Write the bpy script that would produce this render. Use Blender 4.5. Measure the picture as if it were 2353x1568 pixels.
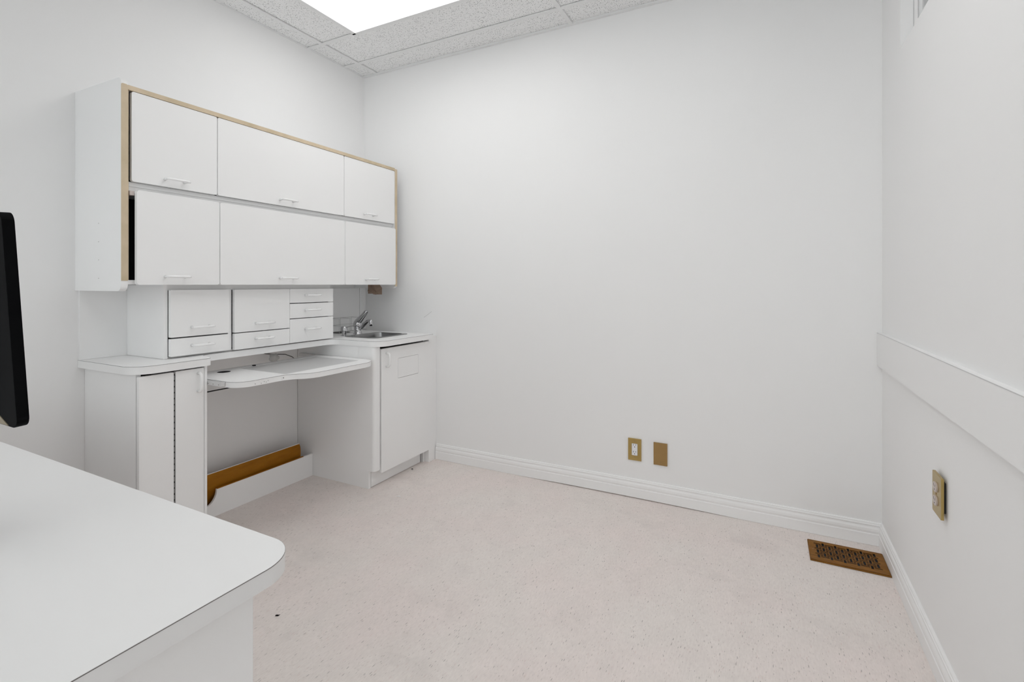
import bpy, bmesh, math, random
from mathutils import Vector, Matrix
from mathutils.geometry import tessellate_polygon

# ------------------------------------------------------------------ camera, world, exposure
for o in list(bpy.data.objects):
    bpy.data.objects.remove(o, do_unlink=True)
scene = bpy.context.scene
COL = scene.collection
W, D, HC = 3.158, 3.75, 2.752          # room: x 0..W, y -D..0, ceiling height
cam_d = bpy.data.cameras.new('camera')
cam = bpy.data.objects.new('camera', cam_d); COL.objects.link(cam)
cam.location = (2.6871, -2.7909, 1.2)
cam.rotation_euler = (math.radians(90), 0, math.radians(27.267))
cam_d.sensor_width = 36.0; cam_d.lens = 17.367; cam_d.shift_y = -0.05523
cam_d.clip_start = 0.02
scene.camera = cam
world = bpy.data.worlds.new('world'); scene.world = world; world.use_nodes = True
bgn = world.node_tree.nodes['Background']
bgn.inputs[0].default_value = (0.985, 0.99, 1.0, 1); SKY_STRENGTH = 2.2                      # overcast daylight outside the window and the added rear opening
bgn.inputs[1].default_value = SKY_STRENGTH
scene.view_settings.view_transform = 'Standard'; scene.view_settings.look = 'None'
scene.view_settings.gamma = 1.0; scene.view_settings.use_curve_mapping = False
scene.view_settings.exposure = -0.27
scene.cycles.max_bounces = 12; scene.cycles.diffuse_bounces = 8; scene.cycles.adaptive_threshold = 0.07; scene.cycles.adaptive_min_samples = 16; scene.cycles.use_light_tree = False
LAMP = 3.6                              # radiance of the troffer diffusers

# ------------------------------------------------------------------ materials
def new_mat(name):
    m = bpy.data.materials.new(name); m.use_nodes = True
    nt = m.node_tree; return m, nt, nt.nodes['Principled BSDF']

def plain(name, rgb, rough=0.5, metal=0.0, spec=0.4, bump=0.0, bscale=60.0, vary=0.0, vscale=4.0):
    m, nt, b = new_mat(name)
    b.inputs['Base Color'].default_value = (*rgb, 1)
    b.inputs['Roughness'].default_value = rough
    b.inputs['Metallic'].default_value = metal
    b.inputs['Specular IOR Level'].default_value = spec
    N, L = nt.nodes, nt.links
    tc = N.new('ShaderNodeTexCoord')
    if vary:
        n = N.new('ShaderNodeTexNoise'); n.inputs['Scale'].default_value = vscale; n.inputs['Detail'].default_value = 1
        L.new(tc.outputs['Object'], n.inputs['Vector'])
        mx = N.new('ShaderNodeMix'); mx.data_type = 'RGBA'
        mx.inputs[6].default_value = (*[c * (1 - vary) for c in rgb], 1)
        mx.inputs[7].default_value = (*[min(1, c * (1 + vary)) for c in rgb], 1)
        L.new(n.outputs['Fac'], mx.inputs[0]); L.new(mx.outputs[2], b.inputs['Base Color'])
    if bump:
        n = N.new('ShaderNodeTexNoise'); n.inputs['Scale'].default_value = bscale; n.inputs['Detail'].default_value = 3
        L.new(tc.outputs['Object'], n.inputs['Vector'])
        bp = N.new('ShaderNodeBump'); bp.inputs['Strength'].default_value = bump; bp.inputs['Distance'].default_value = 0.002
        L.new(n.outputs['Fac'], bp.inputs['Height']); L.new(bp.outputs[0], b.inputs['Normal'])
    return m

M = {}
M['wall'] = plain('wall_paint', (0.85, 0.85, 0.85), 0.7, spec=0.2, vary=0.008, vscale=1.6)
M['trimw'] = plain('trim_paint', (0.87, 0.87, 0.87), 0.45, spec=0.3, vary=0.01, vscale=6)
M['lam'] = plain('white_laminate', (0.88, 0.88, 0.88), 0.42, spec=0.3, vary=0.006, vscale=3)
M['top'] = plain('worktop_laminate', (0.86, 0.86, 0.86), 0.4, spec=0.3, vary=0.006, vscale=3)
M['desk'] = plain('desk_laminate', (0.80, 0.80, 0.80), 0.4, spec=0.3, vary=0.006, vscale=3)
M['handle'] = plain('white_enamel', (0.88, 0.88, 0.88), 0.25, spec=0.5, vary=0.005)
M['seam'] = plain('laminate_seam', (0.20, 0.19, 0.185), 0.6, vary=0.1, vscale=20)
M['dark'] = plain('dark_inside', (0.02, 0.02, 0.022), 0.7, vary=0.2)  # also carries the shade inside carcasses, gaps and holes
M['greylam'] = plain('grey_writing_panel', (0.56, 0.56, 0.56), 0.3, spec=0.4, bump=0.03, bscale=300, vary=0.02, vscale=8)
M['metal'] = plain('slide_metal', (0.72, 0.72, 0.72), 0.35, metal=0.6, vary=0.02)
M['steel'] = plain('brushed_steel', (0.30, 0.30, 0.30), 0.28, metal=1.0, bump=0.05, bscale=250, vary=0.03)
M['chrome'] = plain('chrome', (0.55, 0.55, 0.56), 0.06, metal=1.0, vary=0.01)
M['hinge'] = plain('hinge_steel', (0.28, 0.28, 0.28), 0.4, metal=0.8, vary=0.1, vscale=60)
M['wire'] = plain('wire_coating', (0.50, 0.50, 0.50), 0.4, metal=0.3, vary=0.02)
M['black'] = plain('black_plastic', (0.0025, 0.0025, 0.003), 0.6, spec=0.05, vary=0.1)
M['casing_glint'] = plain('taupe_glint', (0.24, 0.20, 0.14), 0.5, vary=0.1)  # black casing where it catches light, put into the colour
M['white_pl'] = plain('white_plastic', (0.80, 0.80, 0.82), 0.3, vary=0.01)
M['beige_pl'] = plain('beige_plastic', (0.56, 0.49, 0.46), 0.35, vary=0.02)
M['paper'] = plain('brown_paper', (0.30, 0.215, 0.165), 0.8, spec=0.1, bump=0.2, bscale=90, vary=0.12, vscale=25)
M['grid'] = plain('grid_paint', (0.78, 0.78, 0.78), 0.5, vary=0.01)
M['cable'] = plain('cable_rubber', (0.02, 0.02, 0.02), 0.5, vary=0.1)
M['plasticbag'] = plain('clouded_plastic', (0.55, 0.56, 0.55), 0.25, vary=0.15, vscale=30)
M['brass'] = plain('aged_brass', (0.46, 0.335, 0.125), 0.25, metal=0.9, spec=0.5, bump=0.04, bscale=220, vary=0.08, vscale=20)
M['bronze'] = plain('brown_brass', (0.38, 0.25, 0.105), 0.25, metal=0.9, spec=0.5, bump=0.04, bscale=220, vary=0.08, vscale=20)

def wood_tan():
    m, nt, b = new_mat('tan_wood_edge'); N, L = nt.nodes, nt.links
    tc = N.new('ShaderNodeTexCoord'); mp = N.new('ShaderNodeMapping'); mp.inputs['Scale'].default_value = (40, 6, 6)
    n = N.new('ShaderNodeTexNoise'); n.inputs['Scale'].default_value = 2.0; n.inputs['Detail'].default_value = 6
    r = N.new('ShaderNodeValToRGB')
    r.color_ramp.elements[0].position = 0.3; r.color_ramp.elements[0].color = (0.55, 0.45, 0.30, 1)
    r.color_ramp.elements[1].position = 0.7; r.color_ramp.elements[1].color = (0.67, 0.55, 0.40, 1)
    L.new(tc.outputs['Object'], mp.inputs[0]); L.new(mp.outputs[0], n.inputs['Vector'])
    L.new(n.outputs['Fac'], r.inputs[0]); L.new(r.outputs[0], b.inputs['Base Color'])
    b.inputs['Roughness'].default_value = 0.5
    return m
M['tan'] = wood_tan()

def brown_wood(name, c0, c1, scale, rough=0.45):
    m, nt, b = new_mat(name); N, L = nt.nodes, nt.links
    tc = N.new('ShaderNodeTexCoord'); mp = N.new('ShaderNodeMapping'); mp.inputs['Scale'].default_value = scale
    n = N.new('ShaderNodeTexNoise'); n.inputs['Scale'].default_value = 1.0; n.inputs['Detail'].default_value = 8; n.inputs['Roughness'].default_value = 0.6
    r = N.new('ShaderNodeValToRGB')
    r.color_ramp.elements[0].position = 0.32; r.color_ramp.elements[0].color = (*c0, 1)
    r.color_ramp.elements[1].position = 0.68; r.color_ramp.elements[1].color = (*c1, 1)
    L.new(tc.outputs['Object'], mp.inputs[0]); L.new(mp.outputs[0], n.inputs['Vector'])
    L.new(n.outputs['Fac'], r.inputs[0]); L.new(r.outputs[0], b.inputs['Base Color'])
    b.inputs['Roughness'].default_value = rough
    return m
M['oak'] = brown_wood('brown_oak', (0.16, 0.062, 0.006), (0.27, 0.115, 0.014), (14, 90, 60), 0.5)
M['oak'].node_tree.nodes['Principled BSDF'].inputs['Specular IOR Level'].default_value = 0.2
M['trough'] = brown_wood('brown_vinyl', (0.28, 0.105, 0.006), (0.37, 0.150, 0.010), (60, 5, 20), 0.55)
M['trough'].node_tree.nodes['Principled BSDF'].inputs['Specular IOR Level'].default_value = 0.12

def floor_mat():
    m, nt, b = new_mat('floor_vinyl'); N, L = nt.nodes, nt.links
    tc = N.new('ShaderNodeTexCoord')
    def mapped(sx, sy, rot=0.0):
        mp = N.new('ShaderNodeMapping'); mp.inputs['Scale'].default_value = (sx, sy, 1); mp.inputs['Rotation'].default_value = (0, 0, rot)
        L.new(tc.outputs['Object'], mp.inputs[0]); return mp.outputs[0]
    def math_(op, a, bb, clamp=False):
        n = N.new('ShaderNodeMath'); n.operation = op; n.use_clamp = clamp
        for i, v in enumerate((a, bb)):
            if v is None: continue
            if isinstance(v, (int, float)): n.inputs[i].default_value = v
            else: L.new(v, n.inputs[i])
        return n.outputs[0]
    def mix(f, a, c):
        n = N.new('ShaderNodeMix'); n.data_type = 'RGBA'
        if isinstance(f, (int, float)): n.inputs[0].default_value = f
        else: L.new(f, n.inputs[0])
        for i, v in ((6, a), (7, c)):
            if isinstance(v, tuple): n.inputs[i].default_value = (*v, 1)
            else: L.new(v, n.inputs[i])
        return n.outputs[2]
    def noise(vec, scale, detail=4, rough=0.5):
        n = N.new('ShaderNodeTexNoise'); n.inputs['Scale'].default_value = scale
        n.inputs['Detail'].default_value = detail; n.inputs['Roughness'].default_value = rough
        L.new(vec, n.inputs['Vector']); return n.outputs['Fac']
    def ramp(f, p0, p1):
        n = N.new('ShaderNodeMapRange'); n.inputs[1].default_value = p0; n.inputs[2].default_value = p1; L.new(f, n.inputs[0]); return n.outputs[0]
    def specks(vec, share, r0, soft):
        v = N.new('ShaderNodeTexVoronoi'); v.feature = 'F1'; v.voronoi_dimensions = '2D'; v.inputs['Scale'].default_value = 1.0
        L.new(vec, v.inputs['Vector'])
        sc = N.new('ShaderNodeSeparateColor'); L.new(v.outputs['Color'], sc.inputs[0])
        keep = math_('LESS_THAN', sc.outputs[0], share)
        rad = math_('MULTIPLY', sc.outputs[1], r0); rad = math_('ADD', rad, r0 * 0.35)
        d = math_('SUBTRACT', rad, v.outputs['Distance']); d = math_('DIVIDE', d, soft, True)
        return math_('MULTIPLY', d, keep)
    # wobble the coordinates so that the flecks are ragged and not perfectly parallel
    wob = N.new('ShaderNodeTexNoise'); wob.inputs['Scale'].default_value = 9; wob.inputs['Detail'].default_value = 1
    L.new(tc.outputs['Object'], wob.inputs['Vector'])
    def wobbled(sx, sy, rot, amt):
        va = N.new('ShaderNodeVectorMath'); va.operation = 'MULTIPLY_ADD'
        L.new(wob.outputs['Color'], va.inputs[0]); va.inputs[1].default_value = (amt, amt, 0); L.new(tc.outputs['Object'], va.inputs[2])
        mp = N.new('ShaderNodeMapping'); mp.inputs['Scale'].default_value = (sx, sy, 1); mp.inputs['Rotation'].default_value = (0, 0, rot)
        L.new(va.outputs[0], mp.inputs[0]); return mp.outputs[0]
    big = ramp(noise(mapped(1, 1), 2.6, 2), 0.38, 0.64)
    base = mix(big, (0.81, 0.755, 0.72), (0.82, 0.74, 0.71))
    mid = ramp(noise(mapped(1, 0.5), 14, 3, 0.6), 0.35, 0.7)
    base = mix(math_('MULTIPLY', mid, 0.35), base, (0.70, 0.65, 0.62))
    fine = ramp(noise(mapped(160, 45), 1.0, 1, 0.6), 0.35, 0.7)
    base = mix(math_('MULTIPLY', fine, 0.16), base, (0.50, 0.44, 0.42))
    s1 = specks(wobbled(190, 44, 0.05, 0.016), 0.38, 0.20, 0.16)
    base = mix(math_('MULTIPLY', s1, 0.40), base, (0.36, 0.30, 0.28))
    s2 = specks(wobbled(150, 34, -0.04, 0.016), 0.15, 0.20, 0.12)
    base = mix(math_('MULTIPLY', s2, 0.52), base, (0.20, 0.17, 0.16))
    s3 = specks(wobbled(110, 26, 0.15, 0.016), 0.20, 0.20, 0.2)
    base = mix(math_('MULTIPLY', s3, 0.35), base, (0.62, 0.44, 0.41))
    # worn, greyer patches with their own shape near the far right
    wear = ramp(noise(mapped(1, 1.4, 0.5), 3.4, 4, 0.65), 0.56, 0.74)
    base = mix(math_('MULTIPLY', wear, 0.20), base, (0.44, 0.41, 0.39))
    L.new(base, b.inputs['Base Color'])
    b.inputs['Roughness'].default_value = 0.55; b.inputs['Specular IOR Level'].default_value = 0.25
    return m
M['floor'] = floor_mat()

def tile_mat():
    m, nt, b = new_mat('acoustic_tile'); N, L = nt.nodes, nt.links
    tc = N.new('ShaderNodeTexCoord')
    def layer(scale, share, r):
        v = N.new('ShaderNodeTexVoronoi'); v.voronoi_dimensions = '2D'; v.inputs['Scale'].default_value = scale
        L.new(tc.outputs['Object'], v.inputs['Vector'])
        sc = N.new('ShaderNodeSeparateColor'); L.new(v.outputs['Color'], sc.inputs[0])
        a = N.new('ShaderNodeMath'); a.operation = 'LESS_THAN'; a.inputs[1].default_value = share; L.new(sc.outputs[0], a.inputs[0])
        rr = N.new('ShaderNodeMath'); rr.operation = 'MULTIPLY'; rr.inputs[1].default_value = r; L.new(sc.outputs[1], rr.inputs[0])
        c = N.new('ShaderNodeMath'); c.operation = 'LESS_THAN'; L.new(v.outputs['Distance'], c.inputs[0]); L.new(rr.outputs[0], c.inputs[1])
        d = N.new('ShaderNodeMath'); d.operation = 'MULTIPLY'; L.new(a.outputs[0], d.inputs[0]); L.new(c.outputs[0], d.inputs[1])
        return d.outputs[0]
    f1 = layer(105, 0.5, 0.30); f2 = layer(190, 0.40, 0.30)
    mx = N.new('ShaderNodeMath'); mx.operation = 'MAXIMUM'; L.new(f1, mx.inputs[0]); L.new(f2, mx.inputs[1])
    n = N.new('ShaderNodeTexNoise'); n.inputs['Scale'].default_value = 300; L.new(tc.outputs['Object'], n.inputs['Vector'])
    r = N.new('ShaderNodeValToRGB'); r.color_ramp.elements[0].color = (0.80, 0.80, 0.80, 1); r.color_ramp.elements[1].color = (0.88, 0.88, 0.88, 1)
    L.new(n.outputs['Fac'], r.inputs[0])
    mc = N.new('ShaderNodeMix'); mc.data_type = 'RGBA'; L.new(mx.outputs[0], mc.inputs[0]); L.new(r.outputs[0], mc.inputs[6]); mc.inputs[7].default_value = (0.30, 0.30, 0.30, 1)
    L.new(mc.outputs[2], b.inputs['Base Color']); b.inputs['Roughness'].default_value = 0.9; b.inputs['Specular IOR Level'].default_value = 0.1
    return m
M['tile'] = tile_mat()

def diffuser_mat():
    m, nt, b = new_mat('prismatic_diffuser'); N, L = nt.nodes, nt.links
    tc = N.new('ShaderNodeTexCoord')
    w = N.new('ShaderNodeTexWave'); w.inputs['Scale'].default_value = 60; w.bands_direction = 'X'
    L.new(tc.outputs['Object'], w.inputs['Vector'])
    bp = N.new('ShaderNodeBump'); bp.inputs['Strength'].default_value = 0.2; bp.inputs['Distance'].default_value = 0.001
    L.new(w.outputs['Fac'], bp.inputs['Height']); L.new(bp.outputs[0], b.inputs['Normal'])
    b.inputs['Base Color'].default_value = (0.85, 0.85, 0.86, 1); b.inputs['Roughness'].default_value = 0.4
    b.inputs['Emission Color'].default_value = (1.0, 0.995, 0.985, 1)
    b.inputs['Emission Strength'].default_value = LAMP
    return m
M['diff'] = diffuser_mat()

def glass_mat():
    m, nt, b = new_mat('window_glass'); N, L = nt.nodes, nt.links
    out = [n for n in N if n.type == 'OUTPUT_MATERIAL'][0]; N.remove(b)
    t = N.new('ShaderNodeBsdfTransparent'); t.inputs[0].default_value = (0.96, 0.98, 0.98, 1)
    g = N.new('ShaderNodeBsdfGlossy'); g.inputs['Roughness'].default_value = 0.05
    fr = N.new('ShaderNodeFresnel'); fr.inputs[0].default_value = 1.45
    mx = N.new('ShaderNodeMixShader'); L.new(fr.outputs[0], mx.inputs[0]); L.new(t.outputs[0], mx.inputs[1]); L.new(g.outputs[0], mx.inputs[2])
    L.new(mx.outputs[0], out.inputs[0]); return m
M['glass'] = glass_mat()

# ------------------------------------------------------------------ helpers
def wloc(o):
    v = Vector((0, 0, 0))
    while o is not None:
        v += o.location; o = o.parent
    return v

def thing(name, label, cat, loc=(0, 0, 0), group=None):
    o = bpy.data.objects.new(name, None); COL.objects.link(o); o.location = loc
    o.empty_display_size = 0.05
    o['label'] = label; o['category'] = cat
    if group: o['group'] = group
    return o

def obj(name, bm, mat, parent=None, smooth=False, bevel=0.0, seg=2, label=None, origin=None):
    """one mesh object; coordinates in the bmesh are world coordinates"""
    bmesh.ops.recalc_face_normals(bm, faces=bm.faces)
    off = wloc(parent) if parent else Vector(origin or (0, 0, 0))
    bmesh.ops.translate(bm, verts=bm.verts, vec=-off)
    me = bpy.data.meshes.new(name); bm.to_mesh(me); bm.free()
    if isinstance(mat, str): mat = M[mat]
    me.materials.append(mat)
    o = bpy.data.objects.new(name, me); COL.objects.link(o)
    if parent: o.parent = parent
    else: o.location = off
    if smooth:
        for p in me.polygons: p.use_smooth = True
        try: me.set_sharp_from_angle(angle=math.radians(38))
        except Exception: pass
    if bevel:
        md = o.modifiers.new('bevel', 'BEVEL'); md.width = bevel; md.segments = seg; md.limit_method = 'ANGLE'; md.angle_limit = math.radians(40)
        md.harden_normals = False
    if label: o['label'] = label
    return o

def tag(o, label, cat, group=None):
    o['label'] = label; o['category'] = cat
    if group: o['group'] = group
    return o

def struct(o):
    o['kind'] = 'structure'; return o

def add_box(bm, x0, x1, y0, y1, z0, z1):
    vs = [bm.verts.new((x, y, z)) for z in (z0, z1) for y in (y0, y1) for x in (x0, x1)]
    for f in ((0, 2, 3, 1), (4, 5, 7, 6), (0, 1, 5, 4), (2, 6, 7, 3), (0, 4, 6, 2), (1, 3, 7, 5)):
        bm.faces.new([vs[i] for i in f])

def box(*a):
    bm = bmesh.new(); add_box(bm, *a); return bm

def boxes(lst):
    bm = bmesh.new()
    for a in lst: add_box(bm, *a)
    return bm

AX = {'z': lambda u, v, w: (u, v, w), 'x': lambda u, v, w: (w, u, v), 'y': lambda u, v, w: (u, w, v)}
def add_prism(bm, outline, w0, w1, holes=(), axis='z'):
    """outline (u, v) extruded along axis: z -> u=x v=y; x -> u=y v=z; y -> u=x v=z"""
    f = AX[axis]; loops = [list(outline)] + [list(h) for h in holes]
    flat = [p for l in loops for p in l]
    a = [bm.verts.new(f(p[0], p[1], w0)) for p in flat]
    b = [bm.verts.new(f(p[0], p[1], w1)) for p in flat]
    for t in tessellate_polygon([[Vector((p[0], p[1], 0)) for p in l] for l in loops]):
        try:
            bm.faces.new([a[i] for i in t]); bm.faces.new([b[i] for i in reversed(t)])
        except ValueError: pass
    k = 0
    for l in loops:
        n = len(l)
        for i in range(n):
            j = (i + 1) % n
            bm.faces.new((a[k + i], a[k + j], b[k + j], b[k + i]))
        k += n

def prism(*a, **k):
    bm = bmesh.new(); add_prism(bm, *a, **k); return bm

def fillet(pts, n=8):
    """pts: (u, v, r) -> polygon with each corner rounded by radius r"""
    out = []; m = len(pts)
    for i in range(m):
        p0 = Vector(pts[i - 1][:2]); p = Vector(pts[i][:2]); p1 = Vector(pts[(i + 1) % m][:2]); r = pts[i][2]
        if r <= 0: out.append(tuple(p)); continue
        a = (p0 - p).normalized(); b = (p1 - p).normalized()
        ang = a.angle(b); t = min(r / math.tan(ang / 2), (p0 - p).length * 0.49, (p1 - p).length * 0.49)
        rr = t * math.tan(ang / 2)
        c = p + (a + b).normalized() * (rr / math.sin(ang / 2))
        s = p + a * t; e = p + b * t
        a0 = math.atan2(s.y - c.y, s.x - c.x); a1 = math.atan2(e.y - c.y, e.x - c.x)
        d = (a1 - a0 + math.pi) % (2 * math.pi) - math.pi
        for k in range(n + 1):
            q = a0 + d * k / n; out.append((c.x + rr * math.cos(q), c.y + rr * math.sin(q)))
    return out

def rrect(u0, u1, v0, v1, r, n=6):
    return fillet([(u0, v0, r), (u1, v0, r), (u1, v1, r), (u0, v1, r)], n)

def circle(u, v, r, n=20):
    return [(u + r * math.cos(2 * math.pi * k / n), v + r * math.sin(2 * math.pi * k / n)) for k in range(n)]

def add_tube(bm, pts, r, n=10, caps=True):
    pts = [Vector(p) for p in pts]; rs = r if isinstance(r, (list, tuple)) else [r] * len(pts)
    rings = []; prev = None
    for i, p in enumerate(pts):
        t = ((pts[i + 1] - p).normalized() if i < len(pts) - 1 else Vector((0, 0, 0))) + ((p - pts[i - 1]).normalized() if i else Vector((0, 0, 0)))
        t.normalize()
        if prev is None:
            up = Vector((0, 0, 1)) if abs(t.z) < 0.9 else Vector((1, 0, 0))
            u = t.cross(up).normalized()
        else:
            u = (prev - t * prev.dot(t)).normalized()
        prev = u; v = t.cross(u)
        rings.append([bm.verts.new(p + (u * math.cos(2 * math.pi * k / n) + v * math.sin(2 * math.pi * k / n)) * rs[i]) for k in range(n)])
    for a, b in zip(rings, rings[1:]):
        for k in range(n):
            bm.faces.new((a[k], a[(k + 1) % n], b[(k + 1) % n], b[k]))
    if caps:
        bm.faces.new(rings[0]); bm.faces.new(list(reversed(rings[-1])))

def tube(pts, r, n=10):
    bm = bmesh.new(); add_tube(bm, pts, r, n); return bm

def add_lathe(bm, cx, cy, prof, n=28):
    """prof: list of (radius, z)"""
    rings = []
    for r, z in prof:
        rings.append([bm.verts.new((cx + r * math.cos(2 * math.pi * k / n), cy + r * math.sin(2 * math.pi * k / n), z)) for k in range(n)])
    for a, b in zip(rings, rings[1:]):
        for k in range(n):
            bm.faces.new((a[k], a[(k + 1) % n], b[(k + 1) % n], b[k]))
    bm.faces.new(list(reversed(rings[0]))); bm.faces.new(rings[-1])

def lathe(*a, **k):
    bm = bmesh.new(); add_lathe(bm, *a, **k); return bm


# ------------------------------------------------------------------ the room
struct(obj('floor', box(-0.1, W + 0.1, -D - 0.1, 0.1, -0.08, 0.0), 'floor'))
struct(obj('wall_left', box(-0.12, 0.0, -D, 0.0, 0.0, HC + 0.1), 'wall'))
wall_back = struct(obj('wall_back', box(-0.12, W + 0.12, 0.0, 0.12, 0.0, HC + 0.1), 'wall'))
FILL_WIN = (0.12, 3.04, 0.06, 2.45)                      # unseen wide window added behind the camera for fill light
struct(obj('wall_front', prism([(-0.12, 0), (W + 0.12, 0), (W + 0.12, HC + 0.1), (-0.12, HC + 0.1)], -D - 0.12, -D,
                               holes=[[(FILL_WIN[0], FILL_WIN[2]), (FILL_WIN[1], FILL_WIN[2]), (FILL_WIN[1], FILL_WIN[3]), (FILL_WIN[0], FILL_WIN[3])]], axis='y'), 'wall'))
fill_win = struct(obj('fill_window', prism([(FILL_WIN[0], FILL_WIN[2]), (FILL_WIN[1], FILL_WIN[2]), (FILL_WIN[1], FILL_WIN[3]), (FILL_WIN[0], FILL_WIN[3])], -D - 0.10, -D - 0.04,  # frame of the added opening that lets in fill light
      holes=[[(FILL_WIN[0] + 0.05, FILL_WIN[2] + 0.05), (1.58, FILL_WIN[2] + 0.05), (1.58, FILL_WIN[3] - 0.05), (FILL_WIN[0] + 0.05, FILL_WIN[3] - 0.05)],
             [(1.62, FILL_WIN[2] + 0.05), (FILL_WIN[1] - 0.05, FILL_WIN[2] + 0.05), (FILL_WIN[1] - 0.05, FILL_WIN[3] - 0.05), (1.62, FILL_WIN[3] - 0.05)]], axis='y'), 'trimw'))
for xa, xb in ((FILL_WIN[0] + 0.045, 1.585), (1.615, FILL_WIN[1] - 0.045)):
    obj('window_pane', box(xa, xb, -D - 0.073, -D - 0.067, FILL_WIN[2] + 0.045, FILL_WIN[3] - 0.045), 'glass', fill_win)  # panes of the added fill window
WY0, WY1, WZ0, WZ1 = -1.60, -0.348, 2.132, 2.62     # clerestory opening in the right wall
struct(obj('wall_right', prism([(-D, 0), (0, 0), (0, HC + 0.1), (-D, HC + 0.1)], W, W + 0.16,
                               holes=[[(WY0, WZ0), (WY1, WZ0), (WY1, WZ1), (WY0, WZ1)]], axis='x'), 'wall'))
# pencil-like scuff on the back wall beside the sink
obj('scuff_mark', tube([(0.556, -0.0004, 0.970), (0.585, -0.0004, 0.988), (0.622, -0.0004, 1.013)], 0.0012, 6), M['greylam'], wall_back)

# window in the right wall
win = obj('window_1', prism(rrect(WY0, WY1, WZ0, WZ1, 0.001, 1), W + 0.042, W + 0.075,
          holes=[rrect(WY0 + 0.064, WY1 - 0.064, WZ0 + 0.045, WZ1 - 0.045, 0.001, 1)], axis='x'), 'trimw')
struct(win)
obj('window_sash', prism(rrect(WY0 + 0.066, WY1 - 0.066, WZ0 + 0.047, WZ1 - 0.047, 0.001, 1), W + 0.055, W + 0.085,
    holes=[rrect(WY0 + 0.082, WY1 - 0.082, WZ0 + 0.063, WZ1 - 0.063, 0.001, 1)], axis='x'), 'metal', win)
for ya, yb in ((WY1 - 0.003, WY1 - 0.0002), (WY1 - 0.0675, WY1 - 0.0645)):
    obj('groove_shade', box(W + 0.0405, W + 0.0418, ya, yb, WZ0 + 0.001, WZ1 - 0.001), 'greylam', win)  # grey strips stand for the shade in the frame grooves
obj('window_pane', box(W + 0.066, W + 0.072, WY0 + 0.08, WY1 - 0.08, WZ0 + 0.06, WZ1 - 0.06), 'glass', win)

# ceiling: slab, wall angle, T-bars and acoustic tiles
ceil = struct(obj('ceiling', box(-0.12, W + 0.12, -D, 0.0, HC + 0.04, HC + 0.1), 'grid'))
XG = [0.0, 0.130, 1.650, 2.870, W]                 # bar lines running away from the camera
YG = [0.0, -0.195, -0.511, -1.121, -1.731, -2.341, -2.951, -3.561, -D]
LX0, LX1 = 0.427, 1.650                           # troffer bay
light_rows = [(-1.121, -0.511)]
hb = 0.0125
for i, x in enumerate(XG[1:-1]):
    obj('grid_bar', box(x - hb, x + hb, -D, 0.0, HC - 0.0005, HC + 0.006), 'grid', ceil)
for y in YG[1:-1]:
    obj('grid_bar', box(0.0, W, y - hb, y + hb, HC, HC + 0.006), 'grid', ceil)
for y0, y1 in light_rows:
    obj('grid_bar', box(LX0 - 2 * hb, LX0, y0, y1, HC, HC + 0.006), 'grid', ceil)
obj('wall_angle', box(0.0, W, -0.018, 0.0, HC - 0.004, HC + 0.008), 'grid', ceil)
obj('wall_angle', box(0.0, 0.006, -D, -0.018, HC - 0.001, HC + 0.008), 'grid', ceil)
obj('wall_angle', box(W - 0.018, W, -D, -0.018, HC - 0.004, HC + 0.008), 'grid', ceil)
for a in range(len(XG) - 1):
    for b in range(len(YG) - 1):
        x0, x1, y1, y0 = XG[a], XG[a + 1], YG[b], YG[b + 1]
        lit = any(abs(y0 - l[0]) < 1e-3 for l in light_rows) and abs(x0 - 0.130) < 1e-3
        if lit: x1 = LX0 - 2 * hb + 0.002
        if (abs(y0 + 2.951) < 1e-3 or abs(y0 + 1.731) < 1e-3) and abs(x0 - 1.650) < 1e-3: continue
        obj('ceiling_tile', box(x0 + 0.003, x1 - 0.003, y0 + 0.003, y1 - 0.003, HC + 0.0085, HC + 0.024), 'tile', ceil)

def troffer(y0, y1, label, LX0=LX0, LX1=LX1):
    t = thing('ceiling_light', label, 'light', ((LX0 + LX1) / 2, (y0 + y1) / 2, HC), 'ceiling troffers')
    x0, x1 = LX0 + 0.001, LX1 - hb
    a, b = y0 + hb, y1 - hb
    obj('frame', boxes([(x0 - 0.001, x0 + 0.006, a, b, HC - 0.002, HC + 0.03), (x1 - 0.006, x1, a, b, HC - 0.002, HC + 0.03),
                        (x0 + 0.006, x1 - 0.006, a, a + 0.006, HC - 0.002, HC + 0.03), (x0 + 0.006, x1 - 0.006, b - 0.006, b, HC - 0.002, HC + 0.03)]), 'grid', t)
    obj('diffuser', box(x0 + 0.007, x1 - 0.007, a + 0.007, b - 0.007, HC + 0.002, HC + 0.008), 'diff', t, label='glowing prismatic diffuser')
    obj('housing', box(x0 + 0.002, x1 - 0.002, a + 0.002, b - 0.002, HC + 0.031, HC + 0.037), 'grid', t)
troffer(-1.121, -0.511, 'glowing white fluorescent troffer in the tiled ceiling above the cabinets')
for y0, y1, lab in ((-1.731, -1.121, 'added fill troffer midway along the right side of the room, outside the picture'),
                    (-2.951, -2.341, 'added fill troffer above the camera near the right wall, outside the picture')):
    troffer(y0, y1, lab, 1.650 + hb, 2.870)  # two unseen troffers added to even out the light

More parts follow.
